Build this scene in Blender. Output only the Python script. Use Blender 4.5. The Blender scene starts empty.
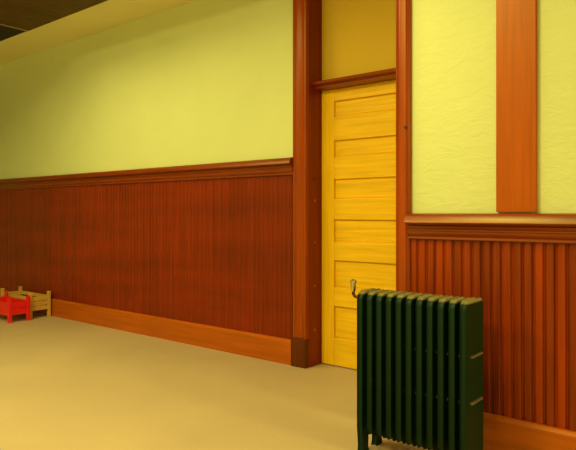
import bpy, bmesh, math, random
random.seed(4)
sc = bpy.context.scene
COL = sc.collection
EYE = 1.2
YAW = math.radians(39.3)
SY, CY = math.sin(YAW), math.cos(YAW)

# ------------------------------------------------------------------ helpers
def link(name, bm, mat, parent=None, bevel=0.0, smooth=False, seg=2):
    bmesh.ops.recalc_face_normals(bm, faces=bm.faces)
    me = bpy.data.meshes.new(name)
    bm.to_mesh(me); bm.free()
    o = bpy.data.objects.new(name, me)
    COL.objects.link(o)
    me.materials.append(mat)
    if smooth:
        for p in me.polygons: p.use_smooth = True
        me.set_sharp_from_angle(angle=math.radians(40))
    if bevel:
        b = o.modifiers.new('bevel', 'BEVEL'); b.width = bevel; b.segments = seg
        b.limit_method = 'ANGLE'; b.angle_limit = math.radians(50)
    if parent: o.parent = parent
    return o

def empty(name, loc, rz=0.0):
    o = bpy.data.objects.new(name, None); COL.objects.link(o)
    o.location = loc; o.rotation_euler = (0, 0, rz); o.empty_display_size = 0.1
    return o

def tag(o, label, cat, kind=None, group=None):
    o['label'] = label; o['category'] = cat
    if kind: o['kind'] = kind
    if group: o['group'] = group
    return o

def add_box(bm, x0, x1, y0, y1, z0, z1):
    vs = [bm.verts.new(p) for p in ((x0,y0,z0),(x1,y0,z0),(x1,y1,z0),(x0,y1,z0),
                                    (x0,y0,z1),(x1,y0,z1),(x1,y1,z1),(x0,y1,z1))]
    for f in ((0,1,2,3),(4,5,6,7),(0,1,5,4),(1,2,6,5),(2,3,7,6),(3,0,4,7)):
        bm.faces.new([vs[i] for i in f])

def box(x0, x1, y0, y1, z0, z1):
    bm = bmesh.new(); add_box(bm, x0, x1, y0, y1, z0, z1); return bm

def add_prism(bm, loop0, loop1):
    a = [bm.verts.new(p) for p in loop0]; b = [bm.verts.new(p) for p in loop1]
    n = len(a)
    bm.faces.new(a); bm.faces.new(list(reversed(b)))
    for i in range(n):
        j = (i+1) % n
        bm.faces.new((a[i], a[j], b[j], b[i]))

def along_x(prof, x0, x1, ywall):
    """closed profile of (protrusion towards the room, z) swept along x"""
    bm = bmesh.new()
    add_prism(bm, [(x0, ywall-p, z) for p, z in prof], [(x1, ywall-p, z) for p, z in prof])
    return bm

def along_z(prof, z0, z1, ywall, x0):
    """closed profile of (x offset, protrusion) swept vertically"""
    bm = bmesh.new()
    add_prism(bm, [(x0+x, ywall-p, z0) for x, p in prof], [(x0+x, ywall-p, z1) for x, p in prof])
    return bm

def add_lathe(bm, prof, cx, cy, cz, n=20, axis='z'):
    rings = []
    for r, h in prof:
        ring = []
        for k in range(n):
            a = 2*math.pi*k/n
            if axis == 'z': p = (cx+r*math.cos(a), cy+r*math.sin(a), cz+h)
            elif axis == 'x': p = (cx+h, cy+r*math.cos(a), cz+r*math.sin(a))
            else: p = (cx+r*math.cos(a), cy+h, cz+r*math.sin(a))
            ring.append(bm.verts.new(p))
        rings.append(ring)
    for a, b in zip(rings, rings[1:]):
        for k in range(n):
            bm.faces.new((a[k], a[(k+1)%n], b[(k+1)%n], b[k]))
    bm.faces.new(rings[0]); bm.faces.new(rings[-1])

# ------------------------------------------------------------------ materials
def srgb(r, g, b):
    f = lambda c: (c/255/12.92) if c/255 <= 0.04045 else ((c/255+0.055)/1.055)**2.4
    return (f(r), f(g), f(b), 1)

def lin(r, g, b): return (r, g, b, 1)

def sh(c, k): return tuple(min(1, v*k) for v in c[:3])+(1,)

def base_mat(name):
    m = bpy.data.materials.new(name); m.use_nodes = True
    nt = m.node_tree
    return m, nt, nt.nodes['Principled BSDF']

def N(nt, t, **kw):
    n = nt.nodes.new(t)
    for k, v in kw.items():
        if k in n.inputs: n.inputs[k].default_value = v
        else: setattr(n, k, v)
    return n

def ramp(nt, stops):
    r = nt.nodes.new('ShaderNodeValToRGB')
    e = r.color_ramp.elements
    while len(e) < len(stops): e.new(0.5)
    for el, (p, c) in zip(e, stops): el.position = p; el.color = c
    return r

def wood(name, dark, mid, light, axis='z', rough=0.35, coat=0.0, scale=1.0, board=None, bvar=0.5, grain=1.0, blotch=0.25, spec=0.35, bs=(1, 1, 1)):
    """stained timber: streaks stretched along axis, broad stain mottling, optional board-to-board tone along x"""
    m, nt, p = base_mat(name)
    L = nt.links.new
    tc = N(nt, 'ShaderNodeTexCoord')
    geo = N(nt, 'ShaderNodeNewGeometry')
    mp = N(nt, 'ShaderNodeMapping')
    s = {'x': (1.6, 38, 38), 'z': (38, 38, 1.6), 'y': (38, 1.6, 38)}[axis]
    mp.inputs['Scale'].default_value = [c*scale for c in s]
    L(tc.outputs['Object'], mp.inputs['Vector'])
    n1 = N(nt, 'ShaderNodeTexNoise', Scale=1.0, Detail=5.0, Roughness=0.6, Distortion=0.4)
    L(mp.outputs['Vector'], n1.inputs['Vector'])
    n2 = N(nt, 'ShaderNodeTexNoise', Scale=2.2, Detail=3.0, Roughness=0.55)
    mb = N(nt, 'ShaderNodeMapping'); mb.inputs['Scale'].default_value = bs
    L(tc.outputs['Object'], mb.inputs['Vector']); L(mb.outputs['Vector'], n2.inputs['Vector'])
    mix = N(nt, 'ShaderNodeMath', operation='MULTIPLY_ADD')
    L(n2.outputs['Fac'], mix.inputs[0]); mix.inputs[1].default_value = blotch
    sub = N(nt, 'ShaderNodeMath', operation='MULTIPLY_ADD')
    L(n1.outputs['Fac'], sub.inputs[0]); sub.inputs[1].default_value = grain; sub.inputs[2].default_value = 0.5-0.5*grain-0.5*blotch
    L(sub.outputs[0], mix.inputs[2])
    fac = mix.outputs[0]
    if board:
        sx = N(nt, 'ShaderNodeSeparateXYZ'); L(tc.outputs['Object'], sx.inputs[0])
        dv = N(nt, 'ShaderNodeMath', operation='DIVIDE'); L(sx.outputs['X'], dv.inputs[0]); dv.inputs[1].default_value = board
        fl = N(nt, 'ShaderNodeMath', operation='FLOOR'); L(dv.outputs[0], fl.inputs[0])
        wn = N(nt, 'ShaderNodeTexWhiteNoise', noise_dimensions='1D'); L(fl.outputs[0], wn.inputs['W'])
        ma = N(nt, 'ShaderNodeMath', operation='MULTIPLY_ADD'); L(wn.outputs['Value'], ma.inputs[0])
        ma.inputs[1].default_value = bvar; ma.inputs[2].default_value = -bvar*0.5
        ad = N(nt, 'ShaderNodeMath', operation='ADD'); L(ma.outputs[0], ad.inputs[0]); L(fac, ad.inputs[1])
        fac = ad.outputs[0]
    r = ramp(nt, [(0.22, dark), (0.5, mid), (0.8, light)])
    L(fac, r.inputs['Fac'])
    L(r.outputs['Color'], p.inputs['Base Color'])
    p.inputs['Roughness'].default_value = rough
    p.inputs['Specular IOR Level'].default_value = spec
    p.inputs['Specular Tint'].default_value = (1.0, 0.85, 0.30, 1)
    b = N(nt, 'ShaderNodeBump', Strength=0.12, Distance=0.002)
    L(n1.outputs['Fac'], b.inputs['Height']); L(b.outputs['Normal'], p.inputs['Normal'])
    return m

def plaster(name, ca, cb, bump, bscale, rough=0.7, spec=0.3):
    m, nt, p = base_mat(name)
    L = nt.links.new
    tc = N(nt, 'ShaderNodeTexCoord')
    n1 = N(nt, 'ShaderNodeTexNoise', Scale=1.3, Detail=4.0, Roughness=0.6)
    L(tc.outputs['Object'], n1.inputs['Vector'])
    r = ramp(nt, [(0.3, ca), (0.7, cb)]); L(n1.outputs['Fac'], r.inputs['Fac'])
    L(r.outputs['Color'], p.inputs['Base Color'])
    p.inputs['Roughness'].default_value = rough
    p.inputs['Specular IOR Level'].default_value = spec
    p.inputs['Specular Tint'].default_value = (1.0, 0.85, 0.30, 1)
    mp = N(nt, 'ShaderNodeMapping'); mp.inputs['Scale'].default_value = (0.8, 0.8, 1.5)
    L(tc.outputs['Object'], mp.inputs['Vector'])
    n2 = N(nt, 'ShaderNodeTexNoise', Scale=bscale, Detail=5.0, Roughness=0.62, Distortion=0.9)
    L(mp.outputs['Vector'], n2.inputs['Vector'])
    b = N(nt, 'ShaderNodeBump', Strength=bump, Distance=0.02)
    L(n2.outputs['Fac'], b.inputs['Height']); L(b.outputs['Normal'], p.inputs['Normal'])
    return m

def plain(name, col, rough=0.5, metal=0.0, var=0.0, coat=0.0):
    m, nt, p = base_mat(name)
    L = nt.links.new
    tc = N(nt, 'ShaderNodeTexCoord')
    n1 = N(nt, 'ShaderNodeTexNoise', Scale=14.0, Detail=4.0)
    L(tc.outputs['Object'], n1.inputs['Vector'])
    lo = tuple(c*(1-var) for c in col[:3])+(1,); hi = tuple(min(1, c*(1+var)) for c in col[:3])+(1,)
    r = ramp(nt, [(0.3, lo), (0.7, hi)]); L(n1.outputs['Fac'], r.inputs['Fac'])
    L(r.outputs['Color'], p.inputs['Base Color'])
    p.inputs['Roughness'].default_value = rough; p.inputs['Metallic'].default_value = metal
    p.inputs['Coat Weight'].default_value = coat
    return m

def floor_mat():
    m, nt, p = base_mat('floor_covering')
    L = nt.links.new
    tc = N(nt, 'ShaderNodeTexCoord')
    n1 = N(nt, 'ShaderNodeTexNoise', Scale=0.9, Detail=5.0, Roughness=0.6, Distortion=0.6)
    L(tc.outputs['Object'], n1.inputs['Vector'])
    n2 = N(nt, 'ShaderNodeTexNoise', Scale=60.0, Detail=3.0, Roughness=0.7)
    L(tc.outputs['Object'], n2.inputs['Vector'])
    a = N(nt, 'ShaderNodeMath', operation='MULTIPLY_ADD'); L(n2.outputs['Fac'], a.inputs[0]); a.inputs[1].default_value = 0.5; 
    L(n1.outputs['Fac'], a.inputs[2])
    r = ramp(nt, [(0.5, FLOOR_A), (1.0, FLOOR_B)]); L(a.outputs[0], r.inputs['Fac'])
    L(r.outputs['Color'], p.inputs['Base Color'])
    p.inputs['Roughness'].default_value = 0.6
    p.inputs['Specular IOR Level'].default_value = 0.3
    b = N(nt, 'ShaderNodeBump', Strength=0.08, Distance=0.004)
    L(n2.outputs['Fac'], b.inputs['Height']); L(b.outputs['Normal'], p.inputs['Normal'])
    return m

def radiator_mat():
    """dark green enamel with a pale film of dust lying on the upper rims"""
    m, nt, p = base_mat('green_enamel')
    L = nt.links.new
    tc = N(nt, 'ShaderNodeTexCoord')
    n1 = N(nt, 'ShaderNodeTexNoise', Scale=9.0, Detail=4.0); L(tc.outputs['Object'], n1.inputs['Vector'])
    r = ramp(nt, [(0.3, RAD_A), (0.7, RAD_B)]); L(n1.outputs['Fac'], r.inputs['Fac'])
    n3 = N(nt, 'ShaderNodeTexNoise', Scale=70.0, Detail=3.0); L(tc.outputs['Object'], n3.inputs['Vector'])
    sx = N(nt, 'ShaderNodeSeparateXYZ'); L(tc.outputs['Object'], sx.inputs[0])
    jit = N(nt, 'ShaderNodeMath', operation='MULTIPLY_ADD'); L(n3.outputs['Fac'], jit.inputs[0]); jit.inputs[1].default_value = 0.010; L(sx.outputs['Z'], jit.inputs[2])
    mr = N(nt, 'ShaderNodeMapRange'); L(jit.outputs[0], mr.inputs['Value'])
    mr.inputs['From Min'].default_value = RAD_TOP-0.009+0.005; mr.inputs['From Max'].default_value = RAD_TOP+0.001+0.005
    mx = N(nt, 'ShaderNodeMix', data_type='RGBA')
    L(mr.outputs['Result'], mx.inputs['Factor']); L(r.outputs['Color'], mx.inputs[6]); mx.inputs[7].default_value = DUST
    L(mx.outputs[2], p.inputs['Base Color'])
    p.inputs['Roughness'].default_value = 0.5
    p.inputs['Specular IOR Level'].default_value = 0.2
    return m

FLOOR_A, FLOOR_B = lin(.45, .335, .155), lin(.535, .40, .185)
RAD_TOP = 0.80
RAD_A, RAD_B, DUST = lin(.002, .017, .002), lin(.003, .024, .003), lin(.30, .26, .08)

def tri(c, lo=0.6, hi=1.4): return sh(c, lo), c, sh(c, hi)
WAIN, WAIN_R = lin(.185, .0135, .0001), lin(.25, .026, .0003)
TRIM, JAMB, RAILC = lin(.285, .041, .001), lin(.20, .016, .001), lin(.20, .022, .001)
BASEC, BOARD, DOOR = lin(.40, .080, .001), lin(.39, .072, .0005), lin(.78, .45, .007)
M = {}
M['green_smooth'] = plaster('green_wall_paint', lin(.62, .66, .25), lin(.66, .70, .27), 0.06, 9)
M['green_rough'] = plaster('green_trowelled_plaster', lin(.60, .635, .235), lin(.64, .67, .25), 0.35, 11)
M['soffit'] = plaster('tan_soffit_paint', lin(.76, .70, .34), lin(.80, .74, .36), 0.03, 6)
M['tan'] = plaster('tan_transom_paint', lin(.62, .40, .03), lin(.65, .42, .034), 0.05, 7)
M['bead'] = wood('stained_beadboard', *tri(WAIN), 'z', 0.38, 0.0, board=0.050, bvar=0.12, blotch=0.7, grain=0.7, bs=(0.35, 1, 2.4))
M['bead_right'] = wood('stained_beadboard_warm', *tri(WAIN_R), 'z', 0.38, 0.0, board=0.050, bvar=0.35)
M['trim_v'] = wood('stained_trim_upright', *tri(TRIM, .7, 1.3), 'z', 0.33, 0.0)
M['jamb'] = wood('stained_jamb', *tri(JAMB), 'z', 0.4, 0.0)
M['plinth'] = wood('stained_plinth', *tri(lin(.09, .014, .001)), 'z', 0.4, 0.0)
M['trim_h'] = wood('stained_trim_level', *tri(RAILC), 'x', 0.36, 0.0, spec=0.9)
M['base'] = wood('stained_baseboard', *tri(BASEC, .7, 1.3), 'x', 0.4, 0.0, spec=0.5)
M['board'] = wood('orange_stained_board', *tri(BOARD, .8, 1.2), 'z', 0.38, 0.0)
M['oak_h'] = wood('golden_oak_level', *tri(DOOR, .78, 1.22), 'x', 0.4, 0.0)
M['oak_v'] = wood('golden_oak_upright', *tri(sh(DOOR, 1.08), .8, 1.2), 'z', 0.4, 0.0)
M['dark_wood'] = wood('dark_ceiling_wood', lin(.03, .014, .004), lin(.085, .042, .010), lin(.15, .075, .018), 'y', 0.6)
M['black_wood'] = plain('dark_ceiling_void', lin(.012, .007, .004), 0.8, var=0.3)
M['edge_strip'] = plain('pale_strip', lin(.35, .24, .09), 0.5, var=0.1)
M['floor'] = floor_mat()
M['radiator'] = radiator_mat()
M['rust'] = plain('dusty_rust', lin(.15, .095, .03), 0.8, 0.0, 0.25)
M['nickel'] = plain('nickel', srgb(205, 190, 150), 0.3, 1.0, 0.1)
M['bronze'] = plain('dark_bronze', srgb(84, 48, 24), 0.4, 0.9, 0.2)
M['screw'] = plain('dull_screw_head', srgb(170, 110, 80), 0.4, 0.7, 0.2)
M['hole'] = plain('dark_knot', srgb(30, 12, 6), 0.7, 0.0, 0.2)
M['toy_wood'] = wood('toy_pine', *tri(lin(.56, .32, .05), .8, 1.2), 'x', 0.45)
M['toy_red'] = plain('red_toy_paint', lin(.72, .006, .004), 0.4, 0.0, 0.08, 0.1)

# ------------------------------------------------------------------ the room
YL = 3.70        # wainscot face of the long wall
YD = 3.87        # door face
YR = 2.93        # wainscot face of the nearer wall
XC = -2.828      # inner edge of door casing
XW = -9.6
ZC = 3.15

fl = link('floor', box(XW-0.1, 3.6, -3.6, 4.1, -0.08, 0.0), M['floor'])
tag(fl, 'worn tan floor covering across the whole room', 'floor', 'structure')

# long wall: painted plaster above the wainscot
bm = bmesh.new()
add_box(bm, XW, -2.97, YL+0.012, YL+0.3, 0, 3.9)
wl = link('wall_left', bm, M['green_smooth'])
tag(wl, 'long smooth green plaster wall above dark panelling, left of door', 'wall', 'structure')

def beadboard(x0, x1, ywall, z0, z1, back=0.012, pitch=0.050, k=1.0):
    bm = bmesh.new()
    loop = []
    i0, i1 = math.floor(x0/pitch), math.ceil(x1/pitch)
    for i in range(i0, i1):
        for dx, dy in ((0, 0.011), (0.004, 0.009), (0.009, 0.0015), (0.013, 0.0), (0.037, 0.0), (0.041, 0.0015), (0.046, 0.009)):
            x = i*pitch+dx
            if x0 <= x <= x1: loop.append((x, ywall+dy*k))
    a = [bm.verts.new((x, y, z0)) for x, y in loop]; b = [bm.verts.new((x, y, z1)) for x, y in loop]
    for k in range(len(a)-1): bm.faces.new((a[k], a[k+1], b[k+1], b[k]))
    c = [bm.verts.new((loop[0][0], ywall+back, z)) for z in (z0, z1)]
    d = [bm.verts.new((loop[-1][0], ywall+back, z)) for z in (z0, z1)]
    bm.faces.new((c[0], a[0], b[0], c[1])); bm.faces.new((a[-1], d[0], d[1], b[-1]))
    bm.faces.new((c[0], d[0], d[1], c[1]))
    bm.faces.new([c[1]]+b+[d[1]]); bm.faces.new([c[0]]+a+[d[0]])
    return bm

w = link('wainscot', beadboard(XW, -2.968, YL, 0.19, 1.54, k=0.45), M['bead'], wl)

RAIL = [(0,0),(0.015,0),(0.019,0.004),(0.019,0.014),(0.014,0.018),(0.020,0.023),(0.027,0.032),(0.029,0.042),(0.023,0.047),
        (0.023,0.053),(0.032,0.060),(0.037,0.070),(0.031,0.078),(0.033,0.082),(0.054,0.083),(0.061,0.086),
        (0.063,0.091),(0.061,0.097),(0.046,0.126),(0.038,0.133),(0.024,0.137),(-0.012,0.138),(-0.012,0)]
r = link('trim_1', along_x([(p, 1.505+z) for p, z in RAIL], XW, -2.966, YL), M['trim_h'], smooth=True)
tag(r, 'moulded dark wood rail capping the long panelling left of door', 'moulding', 'structure')
BASE = lambda h: [(0,0),(0.024,0),(0.024,h-0.018),(0.017,h-0.004),(0.010,h),(-0.005,h),(-0.005,0)]
b = link('baseboard_left', along_x(BASE(0.20), XW, -2.966, YL), M['base'])
tag(b, 'long orange-brown baseboard under the dark panelling left of door', 'baseboard', 'structure')

# door casing, jambs, head
CAS = [(0,-0.01),(0,0.026),(0.006,0.032),(0.020,0.034),(0.026,0.030),(0.032,0.022),(0.040,0.019),(0.098,0.019),(0.106,0.022),
       (0.112,0.030),(0.118,0.034),(0.132,0.032),(0.138,0.024),(0.138,-0.01)]
c = link('trim_2', along_z(CAS, 0.21, 3.4, YL+0.01, XC-0.138), M['trim_v'], smooth=True)
tag(c, 'tall fluted wood door casing between green wall and doorway', 'door casing', 'structure')
link('plinth_block', box(XC-0.146, XC, YL-0.034, YL+0.02, 0, 0.225), M['plinth'], c, 0.004)
j = link('trim_3', box(XC-0.05, XC+0.002, YL+0.008, 4.05, 0, 3.4), M['jamb'], None, 0.003)
tag(j, 'deep dark wood door jamb with small screw heads, left of yellow door', 'door jamb', 'structure')
for px, z in ((314.5, 1.30), (314.5, 0.972), (314.5, 0.63), (314.5, 0.285), (314.2, 1.47)):
    t = (px-288)/600; y = -XC*(CY+SY*t)/(SY-CY*t)
    bm = bmesh.new(); add_lathe(bm, [(0.011, 0), (0.011, 0.0015), (0.006, 0.003), (0.0015, 0.003)], XC+0.0015, y, z, 14, 'x')
    link('screw_head', bm, M['screw'] if z < 1.4 else M['hole'], j)
XR2 = -1.96
j2 = link('trim_4', box(XR2, XR2+0.05, YL+0.008, 4.05, 0, 3.4), M['jamb'], None, 0.003)
tag(j2, 'dark wood jamb on the far right side of the doorway', 'door jamb', 'structure')
c2 = link('trim_5', along_z(CAS, 0.0, 3.4, YL+0.01, XR2), M['trim_v'], smooth=True)
tag(c2, 'wood casing on the hidden right side of the doorway', 'door casing', 'structure')

HEAD = [(-0.05,2.172),(0.080,2.172),(0.090,2.176),(0.092,2.184),(0.084,2.190),(0.088,2.196),(0.104,2.200),(0.114,2.208),(0.118,2.218),(0.114,2.226),(0.104,2.230),(-0.05,2.230)]
h = link('trim_6', along_x(HEAD, XC+0.002, XR2, YD), M['trim_h'], smooth=True)
tag(h, 'dark moulded transom bar across the doorway above yellow door', 'moulding', 'structure')
tr = link('window_1', box(XC+0.002, XR2, YD+0.01, YD+0.05, 2.230, 3.4), M['tan'])
tag(tr, 'plain tan transom panel above the door', 'transom', 'structure')

# the door: two stiles, seven level rails, six recessed panels
dr = empty('door_1', (XC, YD, 0.008))
tag(dr, 'golden oak door with a ladder of six recessed horizontal panels', 'door', 'structure')
def dobj(name, x0, x1, y0, y1, z0, z1, mat, bev=0.003):
    o = link(name, box(x0-XC, x1-XC, y0-YD, y1-YD, z0-0.008, z1-0.008), mat, dr, bev)
    return o
DX0, DX1 = XC+0.006, XR2-0.004
ST = 0.118
zz = lambda y: EYE-(y-213.3)*0.007843
tops = [101.3, 140.6, 179.2, 219.6, 260.3, 306.2]
bots = [117.0, 157.3, 199.2, 241.8, 287.0, 338.0]
dobj('stile', DX0, DX0+ST, YD, YD+0.04, 0.008, 2.172, M['oak_v'])
dobj('stile', DX1-ST, DX1, YD, YD+0.04, 0.008, 2.172, M['oak_v'])
edges = [2.172]+[v for t, b_ in zip(tops, bots) for v in (zz(t), zz(b_))]+[0.008]
for k in range(0, len(edges), 2):
    dobj('rail', DX0+ST, DX1-ST, YD+0.0005, YD+0.0395, edges[k+1], edges[k], M['oak_h'], 0.004)
for t, b_ in zip(tops, bots):
    z1, z0 = zz(t), zz(b_)
    # panel with a bevelled field set back in its frame
    bm = bmesh.new()
    xa, xb = DX0+ST-XC, DX1-ST-XC
    z0 -= 0.008; z1 -= 0.008
    ring = lambda i, y: [bm.verts.new(p) for p in ((xa+i, y, z0+i), (xb-i, y, z0+i), (xb-i, y, z1-i), (xa+i, y, z1-i))]
    r0, r1, r2 = ring(-0.004, 0.020), ring(0.004, 0.022), ring(0.012, 0.018)
    rb = ring(-0.004, 0.03)
    for q, s in ((r0, r1), (r1, r2), (r0, rb)):
        for i in range(4): bm.faces.new((q[i], q[(i+1)%4], s[(i+1)%4], s[i]))
    bm.faces.new(r2); bm.faces.new(rb)
    link('panel', bm, M['oak_h'], dr)
link('door_knob', (lambda bm: (add_lathe(bm, [(0.026,0),(0.026,-0.006),(0.010,-0.010),(0.010,-0.035),(0.022,-0.045),(0.028,-0.058),(0.022,-0.070),(0.004,-0.074)], DX1-0.055-XC, 0.0, 0.95, 20, 'y'), bm)[1])(bmesh.new()), M['bronze'], dr, smooth=True)

# short wall beside the door and the nearer wall with its corner board
bm = bmesh.new()
add_box(bm, XR2+0.138, -1.62, YL+0.012, YL+0.3, 0, 3.9)
add_box(bm, -1.60, 3.5, YR+0.012, YL+0.3, 0, 3.9)
wr = link('wall_right', bm, M['green_rough'])
tag(wr, 'pale green rough trowelled plaster wall above striped panelling, right of door', 'wall', 'structure')
link('wainscot', beadboard(-1.545, 3.45, YR, 0.2, 1.10), M['bead_right'], wr)
CORN = [(0,-0.08),(0,0.014),(0.006,0.021),(0.012,0.023),(0.018,0.018),(0.026,0.022),(0.040,0.024),(0.064,0.023),(0.070,0.016),(0.076,0.020),(0.083,0.012),(0.083,-0.08)]
cb = link('trim_7', along_z(CORN, 0.0, 3.4, YR, -1.624), M['trim_v'], smooth=True)
tag(cb, 'narrow upright wood corner board right of the yellow door', 'corner board', 'structure')
bm = bmesh.new(); t = (405.3-288)/600
add_lathe(bm, [(0.009, 0), (0.009, -0.001), (0.004, -0.0018)], -1.560, YR-0.0235, EYE+(213-127)*2.905/0.897/600, 14, 'y')
link('knot', bm, M['hole'], cb)['label'] = 'small dark knot'
r = link('trim_8', along_x([(p, 1.062+z) for p, z in RAIL], -1.549, 3.45, YR), M['trim_h'], smooth=True)
tag(r, 'thick moulded wood rail capping the striped panelling right of door', 'moulding', 'structure')
b = link('baseboard_right', along_x(BASE(0.211), -1.541, 3.45, YR), M['base'])
tag(b, 'orange-brown baseboard behind the green radiator', 'baseboard', 'structure')
vb = link('trim_9', box(-1.073, -0.884, YR-0.012, YR+0.02, 1.205, 3.4), M['board'], None, 0.003)
tag(vb, 'broad upright orange board on green wall above the rail', 'board', 'structure')

# soffit along the long wall and the dark ceiling above it
so = link('ceiling', box(XW, 3.5, 3.207, YL+0.012, ZC, ZC+0.16), M['soffit'])
tag(so, 'tan painted soffit strip running along the long green wall', 'soffit', 'structure')
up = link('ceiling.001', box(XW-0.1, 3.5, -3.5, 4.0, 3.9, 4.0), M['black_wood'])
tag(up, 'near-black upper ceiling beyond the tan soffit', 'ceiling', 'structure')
bm = bmesh.new()
add_box(bm, -6.20, 3.5, 2.60, 3.205, ZC-0.002, 3.9)
add_box(bm, -6.20, -5.5, -3.4, 2.60, ZC-0.002, 3.9)  # crossing arm, mostly out of view, added to shade the far left wall
bmn = link('trim_10', bm, M['dark_wood'])
tag(bmn, 'dark brown boxed ceiling beam beyond the tan soffit, with an added crossing arm for shade', 'beam', 'structure')
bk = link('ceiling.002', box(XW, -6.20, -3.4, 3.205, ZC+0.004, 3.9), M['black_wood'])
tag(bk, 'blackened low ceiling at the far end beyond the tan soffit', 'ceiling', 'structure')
link('edge_strip', box(-6.215, -6.19, -3.4, 3.2, ZC-0.008, ZC+0.006), M['edge_strip'], bmn)['label'] = 'thin pale strip'
fe = link('wall_far', box(XW-0.1, XW, -3.5, 4.0, 0, 3.9), M['green_smooth'])
tag(fe, 'far green end wall at the end of the long panelling', 'wall', 'structure')

# ------------------------------------------------------------------ radiator
RX0, RX1, RY0, RY1 = -1.648, -1.057, 2.555, 2.735
NS = 11
PITCH = (RX1-RX0)/NS
rad = empty('radiator', ((RX0+RX1)/2, (RY0+RY1)/2, 0))
tag(rad, 'dark green cast iron radiator with dusty top standing before striped panelling', 'radiator')
DEP = RY1-RY0
def section_bm(leg):
    """flat hollow column: rounded slab standing on edge, domed top, arched foot, side bosses and nipples"""
    bm = bmesh.new()
    zb, zt = 0.105, RAD_TOP
    th = 0.0150
    # side outline (y,z), y measured from the middle
    hd = DEP/2
    out = []
    def arc(cy, cz, ry, rz, a0, a1, n):
        for k in range(n+1):
            a = math.radians(a0+(a1-a0)*k/n); out.append((cy+ry*math.cos(a), cz+rz*math.sin(a)))
    if leg:
        out += [(-hd+0.006, 0.0), (-hd+0.044, 0.0), (-hd+0.036, 0.03)]
        arc(0, zb-0.012, 0.050, 0.030, 180, 0, 8)
        out += [(hd-0.036, 0.03), (hd-0.044, 0.0), (hd-0.006, 0.0), (hd-0.010, 0.035)]
    else:
        out += [(-hd+0.018, zb)]
        arc(0, zb-0.004, 0.050, 0.022, 180, 0, 8)
        out += [(hd-0.018, zb)]
    out += [(hd, zb+0.028), (hd, zt-0.036)]
    arc(hd-0.034, zt-0.036, 0.034, 0.036, 8, 84, 6)
    arc(-hd+0.034, zt-0.036, 0.034, 0.036, 96, 172, 6)
    out += [(-hd, zt-0.036), (-hd, zb+0.028)]
    if leg: out += [(-hd+0.010, 0.035)]
    add_prism(bm, [(-th, y, z) for y, z in out], [(th, y, z) for y, z in out])
    # round the long edges of the slab
    bm.edges.ensure_lookup_table(); bm.normal_update()
    ed = [e for e in bm.edges if abs(e.verts[0].co.x-e.verts[1].co.x) < 1e-6]
    bmesh.ops.bevel(bm, geom=ed, offset=0.0115, segments=3, affect='EDGES', profile=0.5, clamp_overlap=True)
    # ledges cast on both cheeks, at two heights, and the joining nipples
    for z in (0.348, 0.556):
        for s in (-1, 1):
            x0, x1 = sorted((s*th*0.9, s*(PITCH/2-0.0005)))
            nf = set(bm.faces)
            add_box(bm, x0, x1, -hd*0.64, hd*0.74, z-0.0045, z+0.0045)
            for f in bm.faces:
                if f not in nf: f.material_index = 1
    if not leg:
      for z in (0.165, zt-0.060):
        add_lathe(bm, [(0.024, -PITCH+0.016), (0.024, PITCH-0.016)], 0, 0, z, 18, 'x')
    return bm
mid0 = leg0 = None
for i in range(NS):
    x = -(RX1-RX0)/2+PITCH*(i+0.5)
    leg = i in (0, NS-1)
    src = leg0 if leg else mid0
    if src is None:
        o = link('section', section_bm(leg), M['radiator'], rad, smooth=True)
        o.data.materials.append(M['rust'])
        if leg: leg0 = o
        else: mid0 = o
    else:
        o = src.copy(); COL.objects.link(o); o.parent = rad
    o.location = (x, 0, 0)
# air valve on the end section: dark elbow and nickel barrel
av = link('air_valve', (lambda bm: (add_lathe(bm, [(0.006,-0.012),(0.010,-0.006),(0.013,0.0),(0.013,0.034),(0.016,0.037),(0.016,0.048),(0.009,0.054),(0.003,0.056)], 0, 0, 0, 18), bm)[1])(bmesh.new()), M['nickel'], rad, smooth=True)
av['label'] = 'nickel air valve on a dark elbow'
vx = -(RX1-RX0)/2-0.056
av.location = (vx, -0.03, RAD_TOP+0.004)
bm = bmesh.new()
path = [(0.075, -0.034), (0.020, -0.034), (0.008, -0.031), (0.001, -0.022), (0.0, -0.006)]
prev = None
for k, (dx, dz) in enumerate(path):
    if k == 0: d = (-1, 0)
    elif k == len(path)-1: d = (0, 1)
    else: d = (path[k+1][0]-path[k-1][0], path[k+1][1]-path[k-1][1])
    l = math.hypot(*d); nx, nz = -d[1]/l, d[0]/l
    ring = [bm.verts.new((dx+0.008*math.cos(a)*nx, 0.008*math.sin(a), dz+0.008*math.cos(a)*nz)) for a in [2*math.pi*q/14 for q in range(14)]]
    if prev:
        for q in range(14): bm.faces.new((prev[q], prev[(q+1)%14], ring[(q+1)%14], ring[q]))
    else: bm.faces.new(ring)
    prev = ring
bm.faces.new(prev)
link('elbow', bm, M['bronze'], av, smooth=True)

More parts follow.
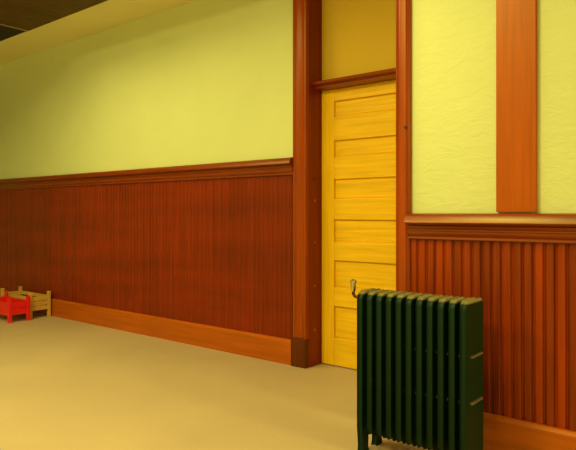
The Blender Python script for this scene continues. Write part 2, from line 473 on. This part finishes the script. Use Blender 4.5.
# ------------------------------------------------------------------ toy beds in the far corner
def toy_bed(label, x0, x1, y0, y1, h, post, mat, slats, red):
    r = empty('doll_bed', ((x0+x1)/2, (y0+y1)/2, 0)); tag(r, label, 'doll bed')
    hx, hy = (x1-x0)/2, (y1-y0)/2
    for sx in (-1, 1):
        for sy in (-1, 1):
            cx, cy = sx*(hx-post/2), sy*(hy-post/2)
            bm = box(cx-post/2, cx+post/2, cy-post/2, cy+post/2, 0, h+0.008)
            link('post', bm, mat, r, 0.003)
        bm = bmesh.new(); cx = sx*(hx-post/2)
        zlo, zhi = h*0.30, h*0.86
        n = slats
        for k in range(n):
            za = zlo+(zhi-zlo)*k/n
            add_box(bm, cx-0.008, cx+0.008, -hy+post*0.9, hy-post*0.9, za+0.003, za+(zhi-zlo)/n-0.003)
        link('end_panel', bm, mat, r, 0.002)
    for sy in (-1, 1):
        cy = sy*(hy-post/2)
        if red: zs = [(h*0.28, h*0.84)]
        else: zs = [(h*0.30, h*0.44), (h*0.72, h*0.86)]
        bm = bmesh.new()
        for za, zb in zs: add_box(bm, -hx+post*0.9, hx-post*0.9, cy-0.008, cy+0.008, za, zb)
        link('side_rail', bm, mat, r, 0.002)
    link('bed_base', box(-hx+post*0.9, hx-post*0.9, -hy+post*0.5, hy-post*0.5, h*0.30, h*0.36), mat, r, 0.002)
    return r
toy_bed('natural pine doll bed with slatted end against the dark panelling', -7.26, -6.555, 3.40, 3.655, 0.29, 0.034, M['toy_wood'], 3, False)
toy_bed('red painted doll bed standing in front of the pine one', -7.04, -6.49, 3.13, 3.375, 0.265, 0.036, M['toy_red'], 2, True)

# ------------------------------------------------------------------ light
LAMPS = ((-4.8, 1.2, 3.7, 92, 1.6), (-3.6, -1.4, 3.82, 190, 1.6), (-1.75, 1.6, 2.95, 33, 0.7), (-1.2, -1.6, 3.82, 65, 1.4), (2.7, 2.4, 2.5, 150, 0.7))
AMB = 0.78
def lamp(name, loc, power, size, col, rot=(0, 0, 0)):
    l = bpy.data.lights.new(name, 'AREA'); l.shape = 'DISK'; l.size = size; l.energy = power; l.color = col
    o = bpy.data.objects.new(name, l); COL.objects.link(o); o.location = loc; o.rotation_euler = rot
    return o
WARM = (1.0, 0.87, 0.36)
for x, y, z, p, r in LAMPS:
    lamp('ceiling_lamp', (x, y, z), p, r, WARM)
w = bpy.data.worlds.new('room_ambience'); sc.world = w; w.use_nodes = True
w.node_tree.nodes['Background'].inputs['Color'].default_value = WARM+(1,)
w.node_tree.nodes['Background'].inputs['Strength'].default_value = AMB

# ------------------------------------------------------------------ camera
cam = bpy.data.cameras.new('camera'); co = bpy.data.objects.new('camera', cam); COL.objects.link(co)
cam.sensor_width = 36; cam.sensor_fit = 'HORIZONTAL'; cam.lens = 600/576*36
cam.shift_y = -11.7/576; cam.clip_start = 0.05
co.location = (0, 0, EYE); co.rotation_euler = (math.radians(90), 0, YAW)
sc.camera = co
vs = sc.view_settings
vs.view_transform = 'Standard'; vs.look = 'None'; vs.gamma = 1.0; vs.use_curve_mapping = False; vs.exposure = 0.06
